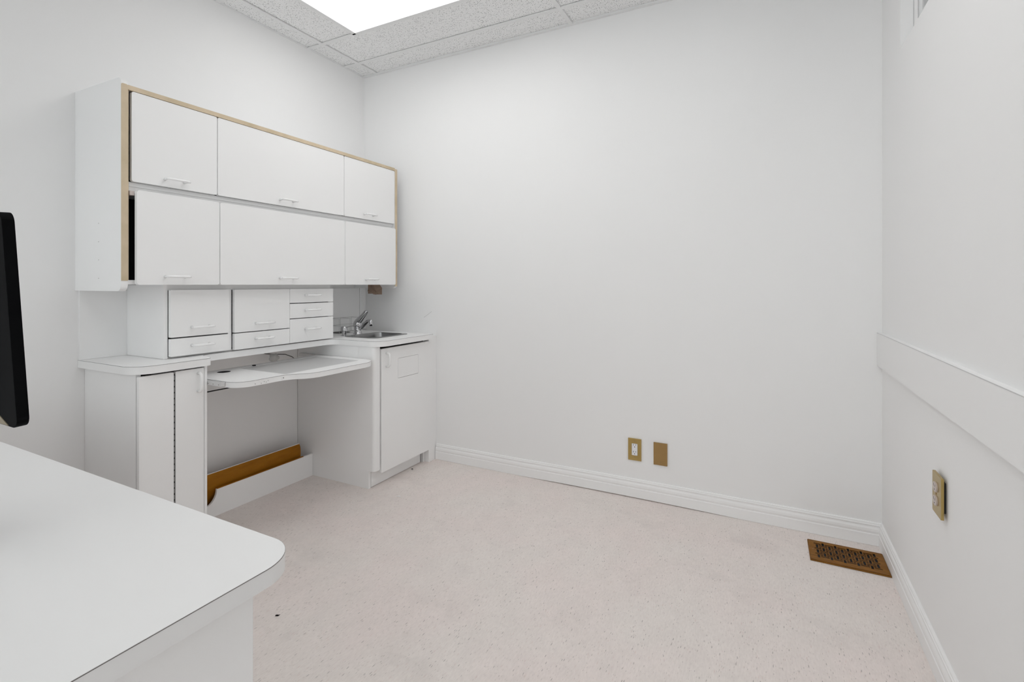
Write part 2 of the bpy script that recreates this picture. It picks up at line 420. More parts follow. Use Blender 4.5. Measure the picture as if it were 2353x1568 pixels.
# baseboards
BP = [(0, 0), (.0150, 0), (.0150, .050), (.0128, .053), (.0128, .056), (.0146, .064), (.0135, .074), (.0095, .082), (.0088, .086),
      (.0110, .089), (.0110, .093), (.0082, .0955), (.0082, .100), (.0045, .104), (0, .104)]
def baseboard(name, pos, n, lift=None):
    """pos(t, d, z) -> world point"""
    bm = bmesh.new(); rings = []
    for i in range(n + 1):
        t = i / n; up = lift(t) if lift else 0.0
        rings.append([bm.verts.new(pos(t, d, z + (up if z == 0 else up * 0.5))) for d, z in BP])
    m = len(BP)
    for a, b in zip(rings, rings[1:]):
        for k in range(m):
            bm.faces.new((a[k], a[(k + 1) % m], b[(k + 1) % m], b[k]))
    bm.faces.new(rings[0]); bm.faces.new(list(reversed(rings[-1])))
    return struct(obj(name, bm, 'trimw'))
BX0 = 0.663
def lift_b(t):
    x = BX0 + t * (W - BX0)
    return 0.0055 * max(0.0, 1 - ((x - 1.95) / 0.62) ** 2) + 0.0008
baseboard('baseboard_back', lambda t, d, z: (BX0 + t * (W - BX0 - d), -d, z), 60, lift_b)
baseboard('baseboard_right', lambda t, d, z: (W - d, -d - t * (D - d), z), 2, lambda t: 0.0006)

# bumper rail on the right wall, two lengths butted together
rail = struct(obj('trim_1', box(W - 0.02, W, -D, -0.4385, 0.8272, 0.9784), 'wall'))
obj('rail_board', box(W - 0.0196, W, -0.4375, -0.001, 0.8272, 0.9784), 'wall', rail)
obj('edge_seam', box(W - 0.0205, W - 0.0190, -D, -0.001, 0.9768, 0.9788), 'greylam', rail)
# corner filler above the worktop
struct(obj('trim_2', box(0.0, 0.016, -0.060, -0.0005, 0.869, 1.185), 'trimw', bevel=0.001))

# ------------------------------------------------------------------ handles
def handle_mesh():
    bm = bmesh.new(); n = 12; pts = []; h = 0.049
    for i in range(n + 1):
        s = -1 + 2 * i / n
        pts.append((0.037 - 0.006 * s ** 4, s * h, 0))
    add_tube(bm, pts, [0.0042] + [0.0056] * (n - 1) + [0.0042], 12)
    for s in (-1, 1):
        add_tube(bm, [(0.0, s * 0.040, 0), (0.016, s * 0.041, 0), (0.034, s * 0.043, 0)], [0.0066, 0.0046, 0.0046], 10)
    bmesh.ops.recalc_face_normals(bm, faces=bm.faces)
    me = bpy.data.meshes.new('handle'); bm.to_mesh(me); bm.free(); me.materials.append(M['handle'])
    for p in me.polygons: p.use_smooth = True
    return me
def pull_mesh():
    bm = bmesh.new(); n = 10; pts = [(0.0, 0, -0.040), (0.018, 0, -0.040)]
    for i in range(n + 1):
        s = -1 + 2 * i / n; pts.append((0.027 + 0.003 * (1 - s * s), 0, s * 0.033))
    pts += [(0.018, 0, 0.040), (0.0, 0, 0.040)]
    add_tube(bm, pts, 0.0062, 10)
    bmesh.ops.recalc_face_normals(bm, faces=bm.faces)
    me = bpy.data.meshes.new('pull'); bm.to_mesh(me); bm.free(); me.materials.append(M['handle'])
    for p in me.polygons: p.use_smooth = True
    return me
HM, PM = handle_mesh(), pull_mesh()
def handle(parent, x, y, z, me=HM):
    o = bpy.data.objects.new('handle', me); COL.objects.link(o); o.parent = parent
    o.location = Vector((x, y, z)) - wloc(parent); return o

def slab(name, parent, x0, x1, y0, y1, z0, z1, r=0.006, bevel=0.003, mat='lam', holes=()):
    return obj(name, prism(rrect(y0, y1, z0, z1, r, 4), x0, x1, holes=holes, axis='x'), mat, parent, bevel=bevel)

# ------------------------------------------------------------------ wall cabinet
cab = thing('wall_cabinet', 'long white wall cabinet with two rows of doors and tan wood edging', 'cabinet', (0.0, -0.92, 1.173))
YL, YR = -1.747, -0.078
side = [(0.0005, 1.173, 0), (0.3815, 1.173, 0.026), (0.3815, 2.036, 0.022), (0.0005, 2.041, 0)]
sp = fillet(side, 6)
sl = obj('side_panel', prism(sp, YL, YL + 0.0245, axis='y'), 'lam', cab)
sp2 = fillet([(0.0005, 1.173, 0), (0.3815, 1.173, 0.026), (0.3815, 2.016, 0.022), (0.0005, 2.02, 0)], 6)
sr = obj('side_panel', prism(sp2, YR - 0.0245, YR, axis='y'), 'lam', cab)
# small plugged screw holes on the near side
for z in (1.456, 1.379, 1.303, 1.226):
    obj('screw_hole', prism(circle(0.206, z, 0.0017, 8), YL - 0.0006, YL + 0.002, axis='y'), 'seam', sl)
obj('edge_strip', prism(fillet([(YL + 0.0008, 1.215, 0.002), (YL + 0.0243, 1.215, 0.002), (YL + 0.0243, 2.012, 0.006), (YL + 0.0008, 2.012, 0.006)], 3), 0.3813, 0.3832, axis='x'), 'tan', sl, label='tan wood edge')
obj('edge_strip', prism(fillet([(YR - 0.0243, 1.186, 0.006), (YR - 0.0006, 1.186, 0.006), (YR - 0.0006, 2.006, 0.006), (YR - 0.0243, 2.006, 0.006)], 3), 0.3813, 0.3832, axis='x'), 'tan', sr, label='tan wood edge')
yi0, yi1 = YL + 0.0245, YR - 0.0245
obj('top_panel', box(0.0005, 0.372, yi0, yi1, 1.994, 2.0105), 'lam', cab)
obj('edge_strip', box(0.372, 0.3825, yi0, yi1, 1.9925, 2.0115), 'tan', cab, label='tan wood edge along the top')
obj('bottom_panel', box(0.0005, 0.372, yi0, yi1, 1.2, 1.218), 'lam', cab)
obj('back_panel', box(0.0005, 0.008, yi0, yi1, 1.218, 1.994), 'dark', cab)
obj('shelf', box(0.010, 0.360, yi0, yi1, 1.604, 1.622), 'lam', cab)
obj('door_rail', box(0.340, 0.357, yi0, yi1, 1.578, 1.621), 'lam', cab, bevel=0.001)
obj('edge_strip', box(0.35, 0.3745, yi0, yi0 + 0.006, 1.218, 1.992), 'tan', cab, label='narrow tan wood strip beside the doors')
for y in (-1.3535, -0.578):
    obj('partition', box(0.010, 0.338, y - 0.008, y + 0.008, 1.218, 1.994), 'lam', cab)
upper = [(-1.7075, -1.3545, -1.543), (-1.3515, -0.5665, -0.975), (-0.5635, -0.1045, -0.358)]
lower = [(-1.6995, -1.3565, -1.553), (-1.3535, -0.5850, -0.993), (-0.5760, -0.1165, -0.366)]
for k, (a, b, hy) in enumerate(upper):
    d = slab('door', cab, 0.362, 0.380, a, b, 1.6225, 1.991, 0.008)
    handle(d, 0.379, hy, 1.6535)
for k, (a, b, hy) in enumerate(lower):
    d = slab('door', cab, 0.384, 0.402, a, b, 1.1985, 1.5865, 0.010, 0.005)
    handle(d, 0.401, hy, 1.2335)
obj('hinge_strip', box(0.384, 0.4015, -0.5838, -0.5772, 1.1985, 1.5855), 'lam', cab, bevel=0.001)
obj('hinge', box(0.352, 0.383, -1.7155, -1.700, 1.565, 1.583), 'beige_pl', cab)

# ------------------------------------------------------------------ worktop along the left wall
ZT, ZB = 0.868, 0.835
wt_pts = [(0.0005, -1.737, 0), (0.458, -1.737, 0.085), (0.458, -1.425, 0.030), (0.325, -1.40, 0.05), (0.325, -0.608, 0.07), (0.700, -0.612, 0.085), (0.700, -0.087, 0.003), (0.0005, -0.087, 0)]
wt = fillet(wt_pts, 10)
SX0, SX1, SY0, SY1 = 0.290, 0.562, -0.492, -0.166
sink_hole = rrect(SX0 + 0.012, SX1 - 0.012, SY0 + 0.012, SY1 - 0.012, 0.03)
def outset(poly, d):
    out = []; n = len(poly); A = sum(poly[i][0] * poly[(i + 1) % n][1] - poly[(i + 1) % n][0] * poly[i][1] for i in range(n))
    sgn = 1 if A > 0 else -1
    for i in range(n):
        p0, p, p1 = Vector(poly[i - 1]), Vector(poly[i]), Vector(poly[(i + 1) % n])
        t = (p1 - p0)
        if t.length < 1e-9: out.append(tuple(p)); continue
        t.normalize(); out.append((p.x + t.y * d * sgn, p.y - t.x * d * sgn))
    return out
worktop = thing('worktop', 'white laminate worktop with rounded front running under the wall cabinet', 'worktop', (0.0, -0.9, ZB))
obj('top_slab', prism(wt, ZB, ZT, holes=[sink_hole]), 'top', worktop, smooth=True)
def seam(poly, z, i0, i1, parent, th=0.0013):
    """dark laminate joint just under the top arris, along part of the outline"""
    q = outset(poly, 0.0005); bm = bmesh.new()
    pts = q[i0:i1]
    a = [bm.verts.new((p[0], p[1], z - th - 0.0004)) for p in pts]; b = [bm.verts.new((p[0], p[1], z - 0.0004)) for p in pts]
    a2 = [bm.verts.new((p[0], p[1], z - th - 0.0004)) for p in poly[i0:i1]]; b2 = [bm.verts.new((p[0], p[1], z - 0.0004)) for p in poly[i0:i1]]
    for k in range(len(pts) - 1):
        bm.faces.new((a[k], a[k + 1], b[k + 1], b[k])); bm.faces.new((a2[k], b2[k], b2[k + 1], a2[k + 1]))
        bm.faces.new((b[k], b[k + 1], b2[k + 1], b2[k])); bm.faces.new((a[k], a2[k], a2[k + 1], a[k + 1]))
    return obj('edge_seam', bm, 'seam', parent)
seam(wt, ZT, 0, len(wt) - 1, worktop)

backsplash = obj('backsplash', box(0.0005, 0.012, -1.735, -0.0625, ZT + 0.0005, 1.1725), 'lam', origin=(0.0, -0.9, ZT))
tag(backsplash, 'white backsplash panel on the wall between worktop and wall cabinet', 'panel')

# ------------------------------------------------------------------ hutch standing on the worktop
hz0, hz1 = ZT + 0.001, 1.1985
hutch = thing('drawer_hutch', 'white drawer hutch standing on the worktop under the wall cabinet', 'cabinet', (0.17, -1.08, hz0))
hb_ = 0.013
obj('side_panel', box(hb_, 0.316, -1.555, -1.538, hz0, hz1), 'lam', hutch)
obj('side_panel', box(hb_, 0.310, -0.628, -0.612, hz0, hz1), 'lam', hutch)
obj('top_panel', box(hb_, 0.312, -1.538, -0.628, 1.1735, hz1), 'lam', hutch)
obj('bottom_panel', box(hb_, 0.308, -1.538, -0.628, hz0, hz0 + 0.006), 'lam', hutch)
obj('back_panel', box(hb_, 0.020, -1.538, -0.628, hz0 + 0.006, 1.1735), 'dark', hutch)
obj('post', box(hb_ + 0.01, 0.318, -1.2625, -1.2445, hz0 + 0.006, 1.1735), 'lam', hutch)
obj('post', box(hb_ + 0.01, 0.306, -0.929, -0.912, hz0 + 0.006, 1.1735), 'lam', hutch)
F0, F1 = 0.319, 0.337
for kind, a, b, z0, z1, hy, hz in [
        ('door', -1.5365, -1.2655, 0.9625, 1.1755, -1.407, 1.004), ('drawer', -1.5365, -1.2655, 0.8775, 0.9565, -1.406, 0.921),
        ('door', -1.2405, -0.9215, 0.9595, 1.1745, -1.086, 1.000), ('drawer', -1.2405, -0.9215, 0.8735, 0.9550, -1.088, 0.921),
        ('drawer', -0.9195, -0.6125, 1.0965, 1.1750, -0.778, 1.139), ('drawer', -0.9195, -0.6125, 1.0105, 1.0920, -0.778, 1.055),
        ('drawer', -0.9195, -0.6125, 0.8740, 1.0060, -0.779, 0.946)]:
    d = slab(kind, hutch, F0, F1, a, b, z0, z1, 0.003, 0.0015)
    if kind == 'drawer':
        obj('drawer_box', box(0.05, F0 - 0.001, a + 0.025, b - 0.025, z0 + 0.008, z1 - 0.014), 'lam', d)
    handle(d, F1 - 0.001, hy, hz)

# ------------------------------------------------------------------ left base cabinet
bl = thing('base_cabinet', 'white base cabinet with a narrow folding door at the left of the knee space', 'cabinet', (0.2, -1.575, 0.0))
obj('side_panel', box(0.0015, 0.418, -1.712, -1.694, 0.0, ZB - 0.001), 'lam', bl)
obj('side_panel', box(0.0015, 0.440, -1.4495, -1.4365, 0.0, ZB - 0.001), 'lam', bl, bevel=0.003)
obj('bottom_panel', box(0.0015, 0.41, -1.694, -1.4495, 0.08, 0.098), 'lam', bl)
obj('back_panel', box(0.0015, 0.008, -1.694, -1.4495, 0.098, ZB - 0.001), 'dark', bl)
obj('toe_board', box(0.36, 0.376, -1.694, -1.4495, 0.0, 0.08), 'lam', bl)
d1 = slab('door_leaf', bl, 0.422, 0.440, -1.7105, -1.5790, 0.03, 0.8255, 0.004)
d2 = slab('door_leaf', bl, 0.422, 0.440, -1.5715, -1.4520, 0.03, 0.8265, 0.004)
handle(d2, 0.439, -1.478, 0.766, PM)
hg = obj('piano_hinge', box(0.424, 0.4355, -1.5785, -1.5720, 0.05, 0.815), 'dark', bl)
for k in range(30):
    z = 0.052 + k * 0.0255
    obj('knuckle', tube([(0.4355, -1.57525, z), (0.4355, -1.57525, z + 0.019)], 0.0024, 8), 'hinge', hg)

# ------------------------------------------------------------------ sink base cabinet
sb = thing('sink_cabinet', 'white sink base cabinet with one door and a small waste flap', 'cabinet', (0.33, -0.34, 0.0))
Ys = -0.602
prof = [(0.0105, Ys, 0), (0.658, Ys, 0.045), (0.658, Ys + 0.046, 0), (0.640, Ys + 0.046, 0), (0.640, Ys + 0.018, 0.03), (0.0105, Ys + 0.018, 0)]
obj('side_panel', prism(fillet(prof, 8), 0.105, ZB - 0.001), 'lam', sb, smooth=True)
obj('side_panel', box(0.0105, 0.612, Ys, Ys + 0.018, 0.0, 0.105), 'lam', sb)
obj('side_panel', box(0.0105, 0.625, -0.1, -0.085, 0.0, ZB - 0.001), 'lam', sb)
obj('bottom_panel', box(0.012, 0.635, Ys + 0.018, -0.1, 0.105, 0.120), 'lam', sb)
obj('back_panel', box(0.0105, 0.016, Ys + 0.018, -0.1, 0.120, ZB - 0.001), 'dark', sb)
obj('toe_board', box(0.598, 0.612, Ys + 0.022, -0.118, 0.003, 0.100), 'lam', sb)
obj('filler_strip', box(0.30, 0.660, -0.0835, -0.0005, 0.0, 0.8475), 'lam', sb, bevel=0.001)
FL = (-0.4005, -0.2005, 0.622, 0.7425)
dr = slab('door', sb, 0.645, 0.663, -0.5480, -0.0865, 0.084, 0.8170, 0.006, 0.002, holes=[rrect(FL[0] - 0.0013, FL[1] + 0.0013, FL[2] - 0.0022, FL[3] + 0.0013, 0.007, 4)])
handle(dr, 0.662, -0.507, 0.749, PM)
obj('waste_flap', prism(rrect(*FL, 0.006, 4), 0.648, 0.6628, axis='x'), 'lam', dr)
obj('flap_stop', box(0.643, 0.6455, FL[0] - 0.01, FL[1] + 0.01, FL[2] - 0.01, FL[3] + 0.01), 'dark', dr)

# ------------------------------------------------------------------ knee space: back panel, kick board, brown trough
kp = thing('knee_space_panel', 'white panel closing the back of the knee space under the worktop', 'panel', (0.0, -1.02, 0.0))
obj('lower_board', box(0.0015, 0.0095, -1.436, -0.603, 0.0, 0.6170), 'lam', kp)
obj('upper_board', box(0.0015, 0.0095, -1.436, -0.603, 0.6240, ZB - 0.001), 'lam', kp)
obj('joint_shade', box(0.0005, 0.0013, -1.436, -0.603, 0.60, 0.64), 'dark', kp)  # dark strip standing for the shade inside the open joint
kb = [(-1.4355, 0.0, 0), (-0.6035, 0.0, 0), (-0.6035, 0.1365, 0), (-1.212, 0.1365, 0.004)]
arc = [(-1.212 - 0.062 + 0.062 * math.cos(q), 0.1365 - 0.075 * math.sin(q)) for q in [math.pi / 2 * k / 8 for k in range(1, 9)]]
kpoly = [(p[0], p[1]) for p in kb[:3]] + [(-1.212, 0.1365)] + arc + [(-1.4355, 0.055)]
kbo = obj('kick_board', prism(kpoly, 0.138, 0.150, axis='x'), 'lam', origin=(0.144, -1.02, 0.0))
tag(kbo, 'low white kick board on the floor at the back of the knee space', 'board')
tp = [(0.112, 0.2115), (0.1185, 0.198), (0.1225, 0.178), (0.1235, 0.155), (0.121, 0.130), (0.115, 0.105), (0.106, 0.080), (0.095, 0.058), (0.080, 0.040)]
y0t, y1t = -1.42, -0.672
def offs(pts, d):
    o = []
    for i, p in enumerate(pts):
        a = Vector(pts[max(i - 1, 0)]); b = Vector(pts[min(i + 1, len(pts) - 1)]); t = (b - a).normalized()
        o.append((p[0] + t.y * d, p[1] - t.x * d))
    return o
tro = thing('curved_panel', 'brown curved strip standing behind the low kick board in the knee space', 'panel', (0.11, -1.03, 0.04))
obj('sheet', prism(tp + list(reversed(offs(tp, 0.003))), y0t, y1t, axis='y'), 'trough', tro, smooth=True)
obj('top_lip', box(0.1085, 0.1125, y0t, y1t, 0.2118, 0.2140), 'trimw', tro)
obj('brown_edge', box(0.1380, 0.1500, -1.210, y1t, 0.1368, 0.1395), 'trough', kbo, label='brown top edge')  # thin brown strip along the board's top

# cable and clouded plastic scrap hanging behind the tray
cb = obj('cable', tube([(0.05, -0.99, 0.834), (0.052, -0.93, 0.815), (0.054, -0.86, 0.790), (0.05, -0.79, 0.778), (0.045, -0.72, 0.768), (0.03, -0.66, 0.745), (0.012, -0.625, 0.725)], 0.0022, 8), 'cable', origin=(0.03, -0.8, 0.75))
tag(cb, 'thin black cable hanging in the knee space behind the pull-out tray', 'cable')
bmP = bmesh.new(); random.seed(4)
bmesh.ops.create_icosphere(bmP, subdivisions=3, radius=0.022)
for v in bmP.verts:
    n = v.co.normalized(); k = 1 + 0.22 * math.sin(n.x * 3 + 1) * math.sin(n.y * 4) + 0.16 * math.sin(n.z * 4 + n.y * 3)
    v.co = Vector((n.x * 0.020 * k + 0.088, n.y * 0.030 * k - 0.83, n.z * 0.024 * k + 0.767))
pb = obj('plastic_scrap', bmP, 'plasticbag', smooth=True, origin=(0.088, -0.83, 0.767))
tag(pb, 'crumpled clear plastic scrap caught on the cable behind the tray', 'scrap')

# ------------------------------------------------------------------ pull-out tray
tray = thing('pull_out_tray', 'white pull-out tray with grey panel and round hole under the worktop', 'tray', (0.45, -1.0, 0.739))
TZ = 0.765
tpts = [(0.205, -1.413, 0.0), (0.619, -1.413, 0.075), (0.624, -1.165, 0.10), (0.708, -1.085, 0.12), (0.714, -0.625, 0.105), (0.205, -0.625, 0.0)]
tpoly = fillet(tpts, 10)
GX0, GX1, GY0, GY1 = 0.265, 0.612, -1.165, -0.680
obj('board', prism(tpoly, TZ - 0.026, TZ, holes=[circle(0.285, -1.262, 0.031, 24), [(GX0, GY0), (GX1, GY0), (GX1, GY1), (GX0, GY1)]]), 'top', tray, smooth=True)
seam(tpoly, TZ, 0, len(tpoly) - 1, tray)
obj('writing_panel', box(GX0 + 0.0005, GX1 - 0.0005, GY0 + 0.0005, GY1 - 0.0005, TZ - 0.020, TZ - 0.0008), 'greylam', tray, label='grey inset panel')
gr = obj('grommet', prism(circle(0.285, -1.262, 0.0309, 24), TZ - 0.022, TZ - 0.001, holes=[circle(0.285, -1.262, 0.029, 24)]), 'dark', tray)  # ring coloured dark for the shade down the hole
obj('hole_shade', prism(circle(0.285, -1.262, 0.0308, 24), TZ - 0.026, TZ - 0.0225), 'dark', tray)  # dark disc in place of the shade under the hole
for y0, y1 in ((-1.4355, -1.4145), (-0.6235, -0.6035)):
    rl = obj('slide_rail', box(0.045, 0.535, y0, y1, TZ - 0.020, TZ - 0.001), 'metal', tray, bevel=0.002)
    for x in (0.43, 0.445, 0.48, 0.520):
        obj('screw', prism(circle(x, TZ - 0.012, 0.0022, 8), y0 - 0.0006, y0 + 0.001, axis='y'), 'seam', rl)
# small latch plate and screws left on the front edge
lt = obj('latch_plate', box(0.6225, 0.6265, -1.195, -1.150, TZ - 0.020, TZ - 0.006), 'lam', tray, bevel=0.001)
for y in (-1.187, -1.160):
    obj('screw', prism(circle(y, TZ - 0.013, 0.0028, 10), 0.626, 0.6275, axis='x'), 'hinge', lt)
for y, z in ((-1.330, 0.748), (-1.285, 0.7505), (-1.265, 0.752), (-1.225, 0.7535), (-1.30, 0.7455), (-1.275, 0.747)):
    obj('screw_hole', prism(circle(y, z, 0.0016, 8), 0.6208, 0.6226, axis='x'), 'seam', tray)
obj('rear_bracket', box(0.250, 0.262, -1.085, -1.072, TZ, TZ + 0.006), 'dark', tray)

# ------------------------------------------------------------------ sink, faucet, dispenser, rack
sk = thing('sink', 'small stainless steel sink set into the worktop corner', 'sink', (0.426, -0.329, 0.73))
rim_o = rrect(SX0, SX1, SY0, SY1, 0.035, 8); rim_i = rrect(SX0 + 0.022, SX1 - 0.022, SY0 + 0.022, SY1 - 0.022, 0.045, 8)
obj('rim', prism(rim_o, ZT + 0.0004, ZT + 0.0035, holes=[rim_i]), 'steel', sk, bevel=0.0012)
bmB = bmesh.new()
rings = []
for ins, z in ((0.0225, ZT + 0.003), (0.024, ZT - 0.006), (0.030, 0.80), (0.036, 0.755), (0.050, 0.742), (0.09, 0.740)):
    rings.append([bmB.verts.new((p[0], p[1], z)) for p in rrect(SX0 + ins, SX1 - ins, SY0 + ins, SY1 - ins, 0.045 if ins < 0.06 else 0.02, 8)])
for a, b in zip(rings, rings[1:]):
    for k in range(len(a)): bmB.faces.new((a[k], a[(k + 1) % len(a)], b[(k + 1) % len(b)], b[k]))
bmB.faces.new(rings[-1])
obj('basin', bmB, 'steel', sk, smooth=True)
obj('drain', lathe(0.426, -0.329, [(0.024, 0.7402), (0.024, 0.7425), (0.018, 0.7430), (0.015, 0.7412)]), 'chrome', sk, smooth=True)

fc = thing('faucet', 'chrome single lever faucet behind the small sink', 'faucet', (0.254, -0.325, ZT))
FX, FY = 0.254, -0.325
obj('base', lathe(FX, FY, [(0.029, ZT + 0.0005), (0.029, ZT + 0.004), (0.025, ZT + 0.010), (0.024, ZT + 0.048), (0.026, ZT + 0.050)]), 'chrome', fc, smooth=True)
obj('dome', lathe(FX, FY, [(0.029, ZT + 0.0505), (0.030, ZT + 0.058), (0.028, ZT + 0.074), (0.023, ZT + 0.087), (0.014, ZT + 0.096), (0.004, ZT + 0.099)]), 'chrome', fc, smooth=True)
sp_ = [(FX + 0.012, FY, ZT + 0.034), (FX + 0.035, FY, ZT + 0.047), (FX + 0.06, FY, ZT + 0.068), (FX + 0.084, FY, ZT + 0.086), (FX + 0.100, FY, ZT + 0.092), (FX + 0.113, FY, ZT + 0.090)]
obj('spout', tube(sp_, [0.014, 0.0135, 0.012, 0.0105, 0.0095, 0.010], 14), 'chrome', fc, smooth=True)
obj('aerator', lathe(FX + 0.117, FY, [(0.0085, ZT + 0.058), (0.0105, ZT + 0.061), (0.0105, ZT + 0.094), (0.008, ZT + 0.099)], n=20), 'chrome', fc, smooth=True)
lv = [(FX + 0.004, FY, ZT + 0.082), (FX + 0.028, FY, ZT + 0.104), (FX + 0.055, FY, ZT + 0.130), (FX + 0.076, FY, ZT + 0.150), (FX + 0.085, FY, ZT + 0.157)]
obj('lever', tube(lv, [0.024, 0.020, 0.016, 0.0135, 0.008], 16), 'chrome', fc, smooth=True)

ds = thing('soap_dispenser', 'chrome pump dispenser with thin spout left of the faucet', 'dispenser', (0.262, -0.447, ZT))
DX, DY = 0.262, -0.452
obj('body', lathe(DX, DY, [(0.022, ZT + 0.0005), (0.022, ZT + 0.003), (0.0135, ZT + 0.006), (0.0145, ZT + 0.030)]), 'chrome', ds, smooth=True)
obj('head', lathe(DX, DY, [(0.0165, ZT + 0.0305), (0.0205, ZT + 0.033), (0.020, ZT + 0.056), (0.017, ZT + 0.0605), (0.010, ZT + 0.062)]), 'chrome', ds, smooth=True)
obj('spout', tube([(DX + 0.012, DY, ZT + 0.055), (DX + 0.07, DY, ZT + 0.066), (DX + 0.128, DY, ZT + 0.077)], [0.0035, 0.003, 0.0035], 10), 'chrome', ds, smooth=True)

rk = thing('wire_rack', 'small grey wire rack on the worktop behind the faucet', 'rack', (0.085, -0.26, ZT))
rx0, rx1, ry0, ry1, rz0, rz1 = 0.045, 0.135, -0.372, -0.175, ZT + 0.002, ZT + 0.100
def wire(pts, r=0.0013): obj('wire', tube(pts, r, 6), 'wire', rk)
for z in (rz0, rz0 + 0.05, rz1):
    wire([(rx0, ry0, z), (rx1, ry0, z), (rx1, ry1, z), (rx0, ry1, z), (rx0, ry0, z)])
for x, y in ((rx0, ry0), (rx1, ry0), (rx1, ry1), (rx0, ry1), (rx1, -0.275), (rx0, -0.275)):
    wire([(x, y, rz0), (x, y, rz1)])
wire([(rx0, -0.275, rz0), (rx1, -0.275, rz0)]); wire([(rx0, -0.275, rz1), (rx1, -0.275, rz1)])
obj('base_shadow', box(rx0 + 0.002, rx1 - 0.002, ry0 + 0.002, -0.277, ZT + 0.0035, ZT + 0.006), 'cable', rk)  # black sheet painted as the shadow at the rack's foot

# brown paper towel hanging under the wall cabinet
bmW = bmesh.new(); nx, nz = 18, 10; grid = []
def crease(u, v):
    y = 0.006 * math.sin(u * 7.5 + 0.6)
    y += 0.009 * max(0.0, 1 - abs((u - 0.52) + (v - 0.35) * 0.55) / 0.10)          # long diagonal fold
    y += 0.006 * max(0.0, 1 - abs((v - 0.25) - (u - 0.55) * 0.9) / 0.12) * (1 if u > 0.5 else 0.2)
    y -= 0.006 * max(0.0, 1 - abs((v - 0.18) + (u - 0.25) * 0.6) / 0.10) * (1 if u < 0.5 else 0)
    return y
for j in range(nz + 1):
    row = []
    for i in range(nx + 1):
        u = i / nx; v = j / nz
        bulge = 1.0 - 0.16 * max(0.0, (v - 0.45) / 0.55) ** 2
        x = 0.228 + 0.121 * u * bulge
        zb = 1.1365 - 0.005 * min(1.0, max(0.0, (u - 0.38) / 0.14))
        z = zb + (1.1995 - zb) * v
        row.append(bmW.verts.new((x, -0.205 + crease(u, v), z)))
    grid.append(row)
for j in range(nz):
    for i in range(nx):
        bmW.faces.new((grid[j][i], grid[j][i + 1], grid[j + 1][i + 1], grid[j + 1][i]))
pw = obj('paper_towel', bmW, 'paper', origin=(0.29, -0.205, 1.199))
md = pw.modifiers.new('thick', 'SOLIDIFY'); md.thickness = 0.0035
tag(pw, 'crumpled brown paper towel hanging under the wall cabinet above the sink', 'paper towel')

# ------------------------------------------------------------------ wall plates
def back_plate(name, label, cat, cx, cz, mat, with_outlet):
    t = thing(name, label, cat, (cx, 0.0, cz))
    w, h = 0.0735, 0.1225
    x0, x1, z0, z1 = cx - w / 2, cx + w / 2, cz - h / 2, cz + h / 2
    holes = [rrect(cx - 0.0165, cx + 0.0165, cz - 0.0335, cz + 0.0335, 0.003, 3)] if with_outlet else []
    pl = obj('cover_plate', prism(rrect(x0, x1, z0, z1, 0.001, 2), -0.0070, -0.0005, holes=holes, axis='y'), mat, t, bevel=0.0042, seg=1)
    for s in (-1, 1):
        sc = obj('screw', prism(circle(cx, cz + s * 0.0445, 0.0033, 14), -0.0078, -0.004, axis='y'), mat, t, bevel=0.0006)
        obj('slot', box(cx - 0.0026, cx + 0.0026, -0.0081, -0.0074, cz + s * 0.0445 - 0.0005, cz + s * 0.0445 + 0.0005), 'seam', sc)
    if with_outlet:
        rc = obj('receptacle', prism(rrect(cx - 0.0158, cx + 0.0158, cz - 0.0327, cz + 0.0327, 0.003, 3), -0.0075, -0.001, axis='y'), 'white_pl', t, bevel=0.0008)
        for s in (-1, 1):
            zc = cz + s * 0.0192 + 0.004
            obj('slot', box(cx - 0.0075, cx - 0.0052, -0.0079, -0.007, zc - 0.0015, zc + 0.0075), 'dark', rc)
            obj('slot', box(cx + 0.0052, cx + 0.0075, -0.0079, -0.007, zc - 0.0005, zc + 0.0068), 'dark', rc)
            obj('slot', prism(circle(cx, zc - 0.0085, 0.0026, 12), -0.0079, -0.007, axis='y'), 'dark', rc)
back_plate('wall_outlet', 'brass cover plate with a white double receptacle on the back wall', 'outlet', 2.0275, 0.2715, 'brass', True)
back_plate('blank_plate', 'blank brown brass cover plate right of the white receptacle', 'wall plate', 2.1685, 0.2670, 'bronze', False)

ro = thing('wall_outlet', 'loose brass outlet with two beige sockets on the right wall under the rail', 'outlet', (W, -0.881, 0.567))
cy, cz = -0.881, 0.567
rot = 0.0
obj('mounting_box', box(W - 0.008, W - 0.0005, cy - 0.028, cy + 0.028, cz - 0.045, cz + 0.045), 'dark', ro)
pr = prism(rrect(cy - 0.043, cy + 0.043, cz - 0.0615, cz + 0.0615, 0.004, 3), W - 0.0155, W - 0.0085, axis='x',
           holes=[])
obj('cover_plate', pr, 'brass', ro, bevel=0.003)
for s in (-1, 1):
    zc = cz + s * 0.0205
    face = []
    for k in range(28):
        q = 2 * math.pi * k / 28; yy = 0.0166 * math.cos(q); zz = max(-0.0138, min(0.0138, 0.0166 * math.sin(q))); face.append((cy + 0.006 + yy, zc + zz))
    so = obj('socket', prism(face, W - 0.0195, W - 0.0150, axis='x'), 'beige_pl', ro, bevel=0.0012)
    for dy, hh in ((-0.0062, 0.0036), (0.0062, 0.0044)):
        obj('slot', box(W - 0.0198, W - 0.019, cy + 0.006 + dy - 0.0010, cy + 0.006 + dy + 0.0010, zc + 0.001, zc + 0.001 + 2 * hh), 'dark', so)
    obj('slot', prism(circle(cy + 0.006, zc - 0.0075, 0.0024, 10), W - 0.0198, W - 0.019, axis='x'), 'dark', so)
obj('screw', prism(circle(cy + 0.006, cz, 0.003, 12), W - 0.0168, W - 0.0150, axis='x'), 'bronze', ro)

